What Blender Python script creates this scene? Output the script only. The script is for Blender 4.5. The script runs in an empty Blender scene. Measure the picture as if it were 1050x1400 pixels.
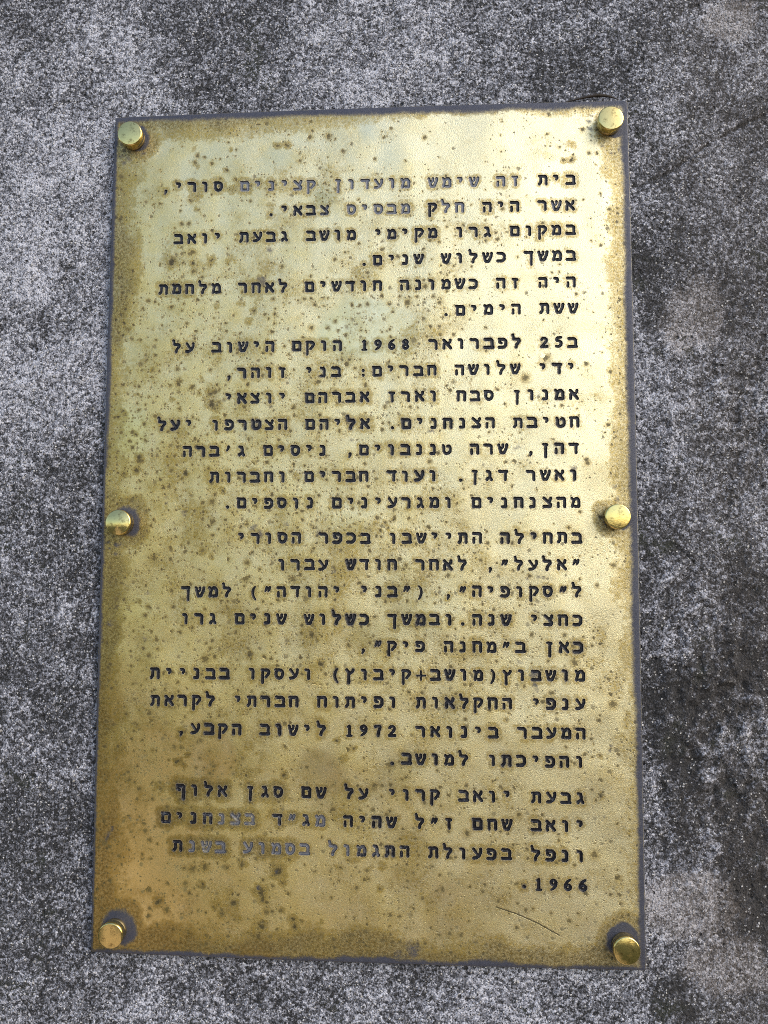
import bpy, math, random
import numpy as np
from mathutils import Matrix, Vector
from mathutils.geometry import delaunay_2d_cdt

# ------------------------------------------------------------------ camera, sky, sun, exposure
scene = bpy.context.scene
MM = 0.001
H0 = 1.5                                   # height of the plaque's centre above the ground (m)

cam = bpy.data.cameras.new('camera')
cam.sensor_fit = 'VERTICAL'
cam.sensor_height = 36.0
cam.lens = 36.0 * 1052.0 / 1400.0
cam.clip_start = 0.01
cam.clip_end = 5000.0
cam_ob = bpy.data.objects.new('camera', cam)
scene.collection.objects.link(cam_ob)
_ax = ((0.998183, 0.060187, 0.002738), (0.001667, -0.073017, 0.997329), (0.060226, -0.995513, -0.072985))
_m = Matrix(((_ax[0][0], _ax[1][0], _ax[2][0]), (_ax[0][1], _ax[1][1], _ax[2][1]), (_ax[0][2], _ax[1][2], _ax[2][2]))).to_4x4()
_m.translation = Vector((38.641 * MM, -448.44 * MM, H0 - 29.406 * MM))
cam_ob.matrix_world = _m
scene.camera = cam_ob

SUN_EL, SUN_AZ = math.radians(33), math.radians(128)      # azimuth clockwise from +Y
world = bpy.data.worlds.new('World')
scene.world = world
world.use_nodes = True
wn = world.node_tree
sky = wn.nodes.new('ShaderNodeTexSky')
sky.sky_type = 'NISHITA'
sky.sun_disc = False
sky.sun_elevation = SUN_EL
sky.sun_rotation = SUN_AZ
sky.dust_density = 1.7
sky.air_density = 1.0
sky.ozone_density = 1.0
bg = wn.nodes['Background']
bg.inputs['Strength'].default_value = 0.13
wn.links.new(sky.outputs[0], bg.inputs['Color'])

sun = bpy.data.lights.new('sun', 'SUN')
sun.energy = 0.7
sun.angle = math.radians(35)
sun.color = (1.0, 0.96, 0.91)
sun_ob = bpy.data.objects.new('sun', sun)
scene.collection.objects.link(sun_ob)
_d = Vector((math.cos(SUN_EL) * math.sin(SUN_AZ), math.cos(SUN_EL) * math.cos(SUN_AZ), math.sin(SUN_EL)))
sun_ob.rotation_euler = _d.to_track_quat('Z', 'Y').to_euler()
sun_ob.location = _d * 6 + Vector((0, 0, H0))

scene.view_settings.view_transform = 'Standard'
scene.view_settings.look = 'None'
scene.view_settings.gamma = 1.0
scene.view_settings.use_curve_mapping = False
scene.view_settings.exposure = 0.86

scene.cycles.use_denoising = False
scene.cycles.filter_width = 1.0
scene.cycles.pixel_filter_type = 'BLACKMAN_HARRIS'

rng = np.random.default_rng(7)
random.seed(7)

# ------------------------------------------------------------------ helpers
def smooth(a, b, x):
    t = np.clip((x - a) / (b - a), 0, 1)
    return t * t * (3 - 2 * t)

def vnoise(x, y, scale, seed):
    """value noise, 0..1, on numpy arrays"""
    r = np.random.default_rng(seed).random((257, 257))
    x = np.asarray(x) / scale + 1000.0
    y = np.asarray(y) / scale + 1000.0
    xi = np.floor(x).astype(int); yi = np.floor(y).astype(int)
    fx = x - xi; fy = y - yi
    fx = fx * fx * (3 - 2 * fx); fy = fy * fy * (3 - 2 * fy)
    a = r[xi % 257, yi % 257]; b = r[(xi + 1) % 257, yi % 257]
    c = r[xi % 257, (yi + 1) % 257]; d = r[(xi + 1) % 257, (yi + 1) % 257]
    return (a * (1 - fx) + b * fx) * (1 - fy) + (c * (1 - fx) + d * fx) * fy

def fbm(x, y, scale, seed, octaves=4, gain=0.5):
    s = 0; amp = 1; tot = 0
    for k in range(octaves):
        s = s + amp * vnoise(x, y, scale / 2 ** k, seed + 17 * k)
        tot += amp; amp *= gain
    return s / tot

def mesh_object(name, verts, faces, mat, parent=None, shade_smooth=True, attrs=None):
    me = bpy.data.meshes.new(name)
    me.from_pydata([tuple(v) for v in verts], [], [tuple(f) for f in faces])
    me.update()
    if shade_smooth:
        me.polygons.foreach_set('use_smooth', [True] * len(me.polygons))
    if attrs:
        for k, v in attrs.items():
            v = np.asarray(v, dtype=np.float32)
            if v.ndim == 1:
                at = me.attributes.new(k, 'FLOAT', 'POINT')
                at.data.foreach_set('value', v)
            else:
                at = me.attributes.new(k, 'FLOAT_COLOR', 'POINT')
                at.data.foreach_set('color', v.ravel())
    me.materials.append(mat)
    ob = bpy.data.objects.new(name, me)
    scene.collection.objects.link(ob)
    if parent:
        ob.parent = parent
    return ob

class NT:
    """small shader-node helper"""
    def __init__(self, name):
        self.mat = bpy.data.materials.new(name)
        self.mat.use_nodes = True
        self.t = self.mat.node_tree
        self.n = self.t.nodes
        self.bsdf = self.n['Principled BSDF']
    def _set(self, sock, v):
        if isinstance(v, bpy.types.NodeSocket):
            self.t.links.new(v, sock)
        elif isinstance(v, (tuple, list)) and len(v) == 3 and sock.type == 'RGBA':
            sock.default_value = (*v, 1)
        else:
            sock.default_value = v
    def math(self, op, a, b=0.0, c=None, clamp=False):
        n = self.n.new('ShaderNodeMath'); n.operation = op; n.use_clamp = clamp
        self._set(n.inputs[0], a); self._set(n.inputs[1], b)
        if c is not None: self._set(n.inputs[2], c)
        return n.outputs[0]
    def mul(self, a, b): return self.math('MULTIPLY', a, b)
    def add(self, a, b): return self.math('ADD', a, b)
    def sub(self, a, b): return self.math('SUBTRACT', a, b)
    def sat(self, a): return self.math('ADD', a, 0.0, clamp=True)
    def sstep(self, x, lo, hi, o0=0.0, o1=1.0):
        n = self.n.new('ShaderNodeMapRange'); n.interpolation_type = 'SMOOTHSTEP'
        self._set(n.inputs[0], x)
        for i, v in enumerate((lo, hi, o0, o1)): self._set(n.inputs[i + 1], v)
        return n.outputs[0]
    def lin(self, x, lo, hi, o0=0.0, o1=1.0):
        n = self.n.new('ShaderNodeMapRange')
        self._set(n.inputs[0], x)
        for i, v in enumerate((lo, hi, o0, o1)): self._set(n.inputs[i + 1], v)
        return n.outputs[0]
    def mix(self, f, a, b):
        n = self.n.new('ShaderNodeMix'); n.data_type = 'RGBA'
        self._set(n.inputs[0], f); self._set(n.inputs[6], a); self._set(n.inputs[7], b)
        return n.outputs[2]
    def mixf(self, f, a, b):
        n = self.n.new('ShaderNodeMix'); n.data_type = 'FLOAT'
        self._set(n.inputs[0], f); self._set(n.inputs[2], a); self._set(n.inputs[3], b)
        return n.outputs[0]
    def coord(self): return self.n.new('ShaderNodeTexCoord').outputs['Object']
    def vec(self, op, a, b):
        n = self.n.new('ShaderNodeVectorMath'); n.operation = op
        self._set(n.inputs[0], a)
        if op == 'SCALE': self._set(n.inputs[3], b)
        else: self._set(n.inputs[1], b)
        return n.outputs[0]
    def noise(self, co, scale, detail=2.0, rough=0.5, dist=0.0, color=False):
        n = self.n.new('ShaderNodeTexNoise')
        self._set(n.inputs['Vector'], co)
        n.inputs['Scale'].default_value = scale; n.inputs['Detail'].default_value = detail
        n.inputs['Roughness'].default_value = rough; n.inputs['Distortion'].default_value = dist
        return n.outputs['Color' if color else 'Fac']
    def voronoi(self, co, scale, rnd=1.0, feature='F1', dim='3D'):
        n = self.n.new('ShaderNodeTexVoronoi'); n.feature = feature; n.voronoi_dimensions = dim
        self._set(n.inputs['Vector'], co)
        n.inputs['Scale'].default_value = scale; n.inputs['Randomness'].default_value = rnd
        return n.outputs['Distance'], n.outputs['Color']
    def flat(self, v):
        a = self.n.new('ShaderNodeSeparateXYZ'); self._set(a.inputs[0], v)
        n = self.n.new('ShaderNodeCombineXYZ')
        self._set(n.inputs[0], a.outputs[0]); self._set(n.inputs[1], a.outputs[2])
        return n.outputs[0]
    def split(self, c):
        n = self.n.new('ShaderNodeSeparateColor'); self._set(n.inputs[0], c)
        return n.outputs
    def attr(self, name):
        n = self.n.new('ShaderNodeAttribute'); n.attribute_name = name
        return n
    def bump(self, h, strength, dist, normal=None):
        n = self.n.new('ShaderNodeBump')
        n.inputs['Strength'].default_value = strength; n.inputs['Distance'].default_value = dist
        self._set(n.inputs['Height'], h)
        if normal is not None: self._set(n.inputs['Normal'], normal)
        return n.outputs[0]
    def out(self, **kw):
        for k, v in kw.items():
            self._set(self.bsdf.inputs[k.replace('_', ' ')], v)
        return self.mat

def spots(s, co, scale, density, rmin, rmax, warp, edge):
    """irregular corrosion spots: one possible spot per cell, kept with the given density"""
    d, col = s.voronoi(s.flat(s.vec('ADD', co, warp)), scale, dim='2D')
    ch = s.split(col)
    r = s.lin(s.math('POWER', ch[1], 1.8), 0, 1, rmin, rmax)
    keep = s.math('LESS_THAN', ch[0], density)
    q = s.add(s.math('DIVIDE', d, r), s.mul(s.sub(edge, 0.5), 2.0))
    tone = s.lin(ch[2], 0, 1, 0.72, 1.0)
    core = s.mul(s.mul(s.sstep(q, 0.42, 1.10, 1.0, 0.0), keep), tone)
    halo = s.mul(s.mul(s.sstep(q, 0.5, 2.6, 1.0, 0.0), keep), s.math('GREATER_THAN', ch[2], 0.45))
    return core, halo

# ------------------------------------------------------------------ materials
def wall_material():
    s = NT('weathered_cement')
    co = s.coord()
    tone = s.attr('tone')
    ch = s.split(tone.outputs['Color'])
    t, pit, warm = ch[0], ch[1], ch[2]
    wco = s.vec('ADD', co, s.vec('SCALE', s.vec('SUBTRACT', s.noise(co, 700, 2, 0.6, color=True), (0.5, 0.5, 0.5)), 0.0012))
    d1, c1 = s.voronoi(wco, 680)
    d2, c2 = s.voronoi(wco, 1300)
    r1 = s.split(c1)[0]; r2 = s.split(c2)[1]
    n1 = s.noise(co, 420, 3, 0.6); n2 = s.noise(co, 120, 4, 0.65); n3 = s.noise(co, 1400, 2, 0.6)
    # cement skin, sand grains showing through it, open pores
    v = s.add(s.mul(s.sub(r1, 0.5), 0.50), s.mul(s.sub(r2, 0.5), 0.42))
    v = s.add(v, s.mul(s.sub(n1, 0.5), 0.95))
    v = s.add(v, s.mul(s.sub(n2, 0.5), 0.65))
    v = s.add(v, s.mul(s.sub(n3, 0.5), 0.55))
    v = s.add(v, t)
    ramp = s.n.new('ShaderNodeValToRGB')
    s._set(ramp.inputs[0], v)
    e = ramp.color_ramp.elements
    e[0].position = 0.16; e[0].color = (0.022, 0.022, 0.023, 1)
    e[1].position = 0.86; e[1].color = (0.60, 0.605, 0.66, 1)
    for p, g in ((0.34, 0.078), (0.52, 0.19), (0.70, 0.37)):
        x = e.new(p); x.color = (g * 0.965, g * 0.985, g * 1.12, 1)
    col = ramp.outputs[0]
    grain = s.math('GREATER_THAN', s.split(c1)[2], 0.91)
    grain = s.mul(grain, s.sstep(d1, 0.25, 0.5, 1, 0))
    col = s.mix(s.mul(grain, 0.85), col, (0.72, 0.71, 0.70))
    pore = s.mul(s.math('GREATER_THAN', s.split(c2)[0], 0.86), s.sstep(d2, 0.25, 0.55, 1, 0))
    col = s.mix(s.mul(pore, 0.85), col, (0.012, 0.012, 0.013))
    col = s.mix(s.mul(warm, 0.5), col, s.mix(v, (0.12, 0.10, 0.085), (0.34, 0.30, 0.27)))
    # scattered larger sand grains and open blow-holes
    d4, c4 = s.voronoi(wco, 240)
    peb = s.mul(s.math('GREATER_THAN', s.split(c4)[0], 0.80), s.sstep(d4, 0.14, 0.24, 1, 0))
    col = s.mix(s.mul(peb, 0.7), col, s.mix(s.split(c4)[1], (0.10, 0.095, 0.09), (0.60, 0.58, 0.55)))
    hole = s.mul(s.math('LESS_THAN', s.split(c4)[0], 0.10), s.sstep(d4, 0.12, 0.30, 1, 0))
    col = s.mix(s.mul(hole, 0.8), col, (0.014, 0.013, 0.012))
    moss = s.mul(s.sstep(s.noise(co, 35, 3, 0.6), 0.56, 0.72), s.sstep(v, 0.5, 0.2))
    col = s.mix(s.mul(moss, 0.5), col, (0.035, 0.042, 0.022))
    h = s.add(s.mul(n1, 0.8), s.add(s.mul(n3, 0.5), s.mul(s.sub(1.0, d1), 0.45)))
    h = s.sub(h, s.mul(pore, 0.9))
    h = s.add(h, s.mul(grain, 0.5))
    h = s.add(h, s.sub(s.mul(peb, 0.7), s.mul(hole, 1.4)))
    rough = s.mixf(grain, 0.9, 0.35)
    return s.out(Base_Color=col, Roughness=rough, Normal=s.bump(h, 1.0, 0.0013))

def plate_material():
    s = NT('tarnished_brass')
    co = s.coord()
    a = s.attr('stain'); ch = s.split(a.outputs['Color'])
    brown, dark, grey, dens = ch[0], ch[1], ch[2], a.outputs['Alpha']
    gloss = s.attr('gloss').outputs['Fac']
    rim = s.attr('rim').outputs['Fac']
    warp = s.vec('SCALE', s.vec('SUBTRACT', s.noise(co, 420, 4, 0.75, color=True), (0.5, 0.5, 0.5)), 0.0026)
    nA = s.noise(co, 260, 5, 0.75); nB = s.noise(co, 60, 5, 0.65); nC = s.noise(co, 1100, 3, 0.75); nE = s.noise(co, 620, 4, 0.75)
    fine, _f = spots(s, co, 560, s.mul(dens, 0.50), 0.12, 0.42, warp, nC)
    mid, midh = spots(s, co, 210, s.mul(dens, 0.85), 0.09, 0.33, warp, nC)
    big, bigh = spots(s, co, 85, s.mul(dens, 0.62), 0.05, 0.19, warp, nE)
    # yellow-brown tarnish: soft, blotchy, finely speckled, darker at its rim
    br = s.add(brown, s.mul(s.sub(nA, 0.5), 1.1))
    br = s.add(br, s.mul(s.sub(nE, 0.5), 0.9))
    br = s.add(br, s.mul(s.sub(nB, 0.5), 0.8))
    br = s.mul(br, s.sstep(brown, 0.04, 0.22))
    ringv = s.mul(s.sstep(br, 0.22, 0.36), s.sstep(br, 0.62, 0.42))
    mott = s.sstep(nE, 0.36, 0.64)
    br = s.mul(s.sstep(br, 0.18, 0.70), s.lin(s.add(s.mul(nA, 0.5), s.mul(mott, 0.5)), 0.2, 0.8, 0.40, 1.0))
    br = s.sat(s.add(br, s.mul(ringv, 0.18)))
    br = s.math('MAXIMUM', br, s.mul(bigh, 0.72))
    br = s.math('MAXIMUM', br, s.mul(midh, 0.60))
    patch = s.mul(s.sstep(s.add(s.noise(co, 24, 6, 0.75), s.mul(s.sub(nE, 0.5), 0.35)), 0.42, 0.66), s.sat(s.mul(dens, 1.15)))
    br = s.math('MAXIMUM', br, s.mul(patch, s.lin(mott, 0, 1, 0.5, 1.0)))
    speck = s.mul(s.sstep(s.add(nC, s.mul(brown, 0.10)), 0.60, 0.72), s.sstep(brown, 0.25, 0.6))
    # dark corrosion
    dk = s.sstep(s.add(dark, s.mul(s.sub(nC, 0.5), 1.3)), 0.25, 0.80)
    dk = s.mul(dk, s.sstep(dark, 0.05, 0.25))
    dk = s.math('MAXIMUM', dk, s.mul(big, 0.80))
    dk = s.math('MAXIMUM', dk, s.mul(mid, 0.88))
    dk = s.math('MAXIMUM', dk, s.mul(fine, 0.90))
    dk = s.math('MAXIMUM', dk, s.mul(speck, 0.55))
    # slate grey oxide
    gr = s.add(grey, s.mul(s.sub(nA, 0.5), 0.7))
    gr = s.add(gr, s.mul(s.sub(nC, 0.5), 0.6))
    gr = s.mul(s.sstep(gr, 0.20, 0.95), s.sstep(grey, 0.04, 0.2))
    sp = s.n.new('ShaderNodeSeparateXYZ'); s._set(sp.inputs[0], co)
    sheen_fade = s.add(s.sub(nB, s.mul(sp.outputs[0], 2.0)), s.mul(sp.outputs[2], -0.7))  # blotchy brass, paler to the right: white sky reflection painted into its colour
    clean = s.mix(s.sstep(sheen_fade, 0.15, 0.95), (0.86, 0.775, 0.48), (0.72, 0.575, 0.205))
    clean = s.mix(s.mul(s.sub(nC, 0.35), 0.5), clean, (0.90, 0.80, 0.58))
    tarn = s.mix(mott, (0.17, 0.105, 0.012), (0.43, 0.31, 0.065))
    tarn = s.mix(s.mul(s.sstep(brown, 0.60, 1.0), 0.80), tarn, (0.11, 0.068, 0.010))
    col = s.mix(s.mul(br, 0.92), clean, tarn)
    col = s.mix(s.mul(rim, 0.6), col, (0.90, 0.80, 0.58))
    col = s.mix(s.mul(dk, 0.95), col, s.mix(nA, (0.022, 0.018, 0.006), (0.075, 0.058, 0.020)))
    col = s.mix(gr, col, s.mix(nE, (0.030, 0.032, 0.046), (0.090, 0.095, 0.128)))
    metal = s.sub(0.92, s.math('MAXIMUM', s.mul(gr, 0.65), s.mul(dk, 0.7)))
    rough = s.add(s.mixf(gloss, 0.38, 0.13), s.mul(s.sub(s.noise(co, 30, 4, 0.6), 0.5), s.mixf(gloss, 0.22, 0.08)))
    rough = s.add(rough, s.mul(br, s.mixf(gloss, 0.10, 0.03)))
    rough = s.math('MAXIMUM', rough, s.mul(s.math('MAXIMUM', gr, dk), 0.50))
    hgt = s.add(s.mul(s.noise(co, 1700, 3, 0.7), 1.2), s.mul(nA, 0.12))
    hgt = s.sub(hgt, s.mul(dk, 0.5))
    st = s.bump(hgt, 0.22, 0.00028)
    s.t.links.new(s.mixf(gloss, 0.60, 0.09), st.node.inputs['Strength'])
    dent = s.bump(s.noise(co, 15, 2, 0.5), 1.0, 0.0032)
    s.t.links.new(dent, st.node.inputs['Normal'])
    return s.out(Base_Color=col, Metallic=metal, Roughness=rough, Normal=st)

def letter_material():
    s = NT('black_engraving_paint')
    co = s.coord()
    worn = s.attr('worn').outputs['Fac']
    n = s.noise(co, 480, 3, 0.65); n2 = s.noise(co, 1700, 2, 0.6)
    deep = s.attr('deep').outputs['Fac']
    n3 = s.noise(co, 900, 4, 0.75)
    v = s.add(worn, s.add(s.mul(s.sub(n, 0.5), 0.8), s.mul(s.sub(n3, 0.5), 0.9)))
    w = s.mul(s.sstep(v, 0.38, 0.66), s.lin(deep, 0, 1, 0.30, 1.0))
    bare = s.mul(s.sstep(s.add(worn, s.mul(s.sub(n3, 0.5), 1.6)), 1.02, 1.15), 0.5)
    black = s.mix(n2, (0.003, 0.003, 0.006), (0.009, 0.009, 0.014))
    black = s.mix(s.mul(s.mul(deep, s.sstep(n, 0.42, 0.68)), 0.55), black, (0.035, 0.037, 0.050))  # grey-blue gloss highlight painted into the stroke centres
    col = s.mix(w, black, s.mix(n2, (0.09, 0.095, 0.115), (0.27, 0.275, 0.30)))
    col = s.mix(bare, col, (0.42, 0.36, 0.20))
    return s.out(Base_Color=col, Metallic=s.mul(w, 0.45), Roughness=s.mixf(w, 0.30, 0.42), Specular_IOR_Level=0.35, Normal=s.bump(s.add(n2, n3), 0.4, 0.0003))

def cap_material(name, base, rough):
    s = NT(name)
    co = s.coord()
    n = s.noise(co, 260, 3, 0.6)
    sc = s.noise(s.vec('MULTIPLY', co, (1.0, 1.0, 9.0)), 500, 2, 0.6)
    col = s.mix(n, base, tuple(c * 0.78 for c in base))
    col = s.mix(s.mul(s.sstep(s.noise(co, 330, 5, 0.75), 0.52, 0.66), 0.65), col, (0.20, 0.14, 0.05))
    return s.out(Base_Color=col, Metallic=1.0, Roughness=s.lin(n, 0.3, 0.7, rough, rough + 0.16), Normal=s.bump(s.add(n, s.mul(sc, 0.4)), 0.12, 0.0005))

def plain_material(name, base, rough, scale):
    s = NT(name)
    co = s.coord()
    n = s.noise(co, scale, 5, 0.65)
    col = s.mix(n, tuple(c * 0.6 for c in base), tuple(min(1, c * 1.4) for c in base))
    return s.out(Base_Color=col, Roughness=rough, Normal=s.bump(n, 0.4, 1.0 / scale * 0.3))

M_WALL = wall_material()
M_PLATE = plate_material()
M_LETTER = letter_material()
M_CAP = cap_material('polished_brass', (0.90, 0.72, 0.28), 0.06)
M_COLLAR = cap_material('dull_brass', (0.60, 0.48, 0.26), 0.22)
def ground_material():
    s = NT('grass_and_added_path')
    co = s.coord()
    n = s.noise(co, 1.1, 6, 0.65); f = s.noise(co, 40, 4, 0.7)
    sep = s.n.new('ShaderNodeSeparateXYZ'); s._set(sep.inputs[0], co)
    # unseen sandy path, added to reflect as a warm glint in the brass
    across = s.math('ABSOLUTE', s.add(s.add(sep.outputs[0], s.mul(sep.outputs[1], -0.42)), s.add(-0.15, s.mul(s.sub(n, 0.5), 1.6))))
    path = s.sstep(across, 0.55, 0.95, 1.0, 0.0)
    grass = s.mix(f, (0.030, 0.036, 0.014), (0.12, 0.11, 0.055))
    sand = s.mix(f, (0.55, 0.38, 0.26), (0.75, 0.56, 0.42))
    col = s.mix(s.math('MAXIMUM', path, s.sstep(n, 0.60, 0.68)), grass, sand)
    return s.out(Base_Color=col, Roughness=0.95, Normal=s.bump(f, 0.5, 0.01))
M_GROUND = ground_material()
M_TWIG = plain_material('dead_twig', (0.030, 0.022, 0.016), 0.8, 900)
LINES = [
    ('בית זה שימש מועדון קצינים סורי,', 122.07, 198.47, -123.47, 200.42),
    ('אשר היה חלק מבסיס צבאי.', 121.63, 182.71, -57.81, 183.9),
    ('במקום גרו מקימי מושב גבעת יואב', 121.66, 167.77, -114.95, 167.8),
    ('במשך כשלוש שנים.', 121.52, 152.11, -0.91, 151.81),
    ('היה זה כשמונה חודשים לאחר מלחמת', 121.37, 136.03, -123.53, 136.3),
    ('ששת הימים.', 122.32, 120.29, 48.17, 120.17),
    ('ב25 לפברואר 1968 הוקם הישוב על', 121.85, 99.8, -114.54, 99.96),
    ('ידי שלושה חברים: בני זוהר,', 120.73, 84.36, -82.2, 83.94),
    ('אמנון סבח וארז אברהם יוצאי', 121.97, 68.74, -82.14, 68.46),
    ('חטיבת הצנחנים. אליהם הצטרפו יעל', 122.36, 52.45, -122.4, 52.54),
    ('דהן, שרה טננבוים, ניסים ג׳ברה', 121.49, 37.02, -106.42, 36.77),
    ('ואשר דגן. ועוד חברים וחברות', 121.26, 21.53, -89.69, 21.1),
    ('מהצנחנים ומגרעינים נוספים.', 122.27, 5.61, -81.47, 5.63),
    ('בתחילה התיישבו בכפר הסורי', 122.37, -15.02, -72.78, -15.17),
    ('״אלעל״, לאחר חודש עברו', 121.72, -30.49, -48.6, -30.73),
    ('ל״סקופיה״, (״בני יהודה״) למשך', 122.11, -45.64, -105.47, -46.77),
    ('כחצי שנה.ובמשך כשלוש שנים גרו', 122.27, -61.95, -105.57, -62.56),
    ('כאן ב״מחנה פיק״,', 122.44, -77.43, -0.27, -77.69),
    ('מושבוץ(מושב+קיבוץ) ועסקו בבניית', 123.1, -93.19, -122.77, -94.48),
    ('ענפי החקלאות ופיתוח חברתי לקראת', 122.97, -109.21, -122.38, -110.07),
    ('המעבר בינואר 1972 לישוב הקבע,', 123.13, -125.46, -106.55, -126.17),
    ('והפיכתו למושב.', 122.07, -141.2, 16.51, -141.21),
    ('גבעת יואב קרוי על שם סגן אלוף', 122.36, -161.12, -105.99, -161.09),
    ('יואב שחם ז״ל שהיה מג״ד בצנחנים', 121.92, -176.51, -114.46, -176.7),
    ('ונפל בפעולת התגמול בסמוע בשנת', 121.67, -192.72, -107.0, -192.58),
    ('1966.', 123.02, -208.68, 90.51, -208.85),
]
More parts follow.
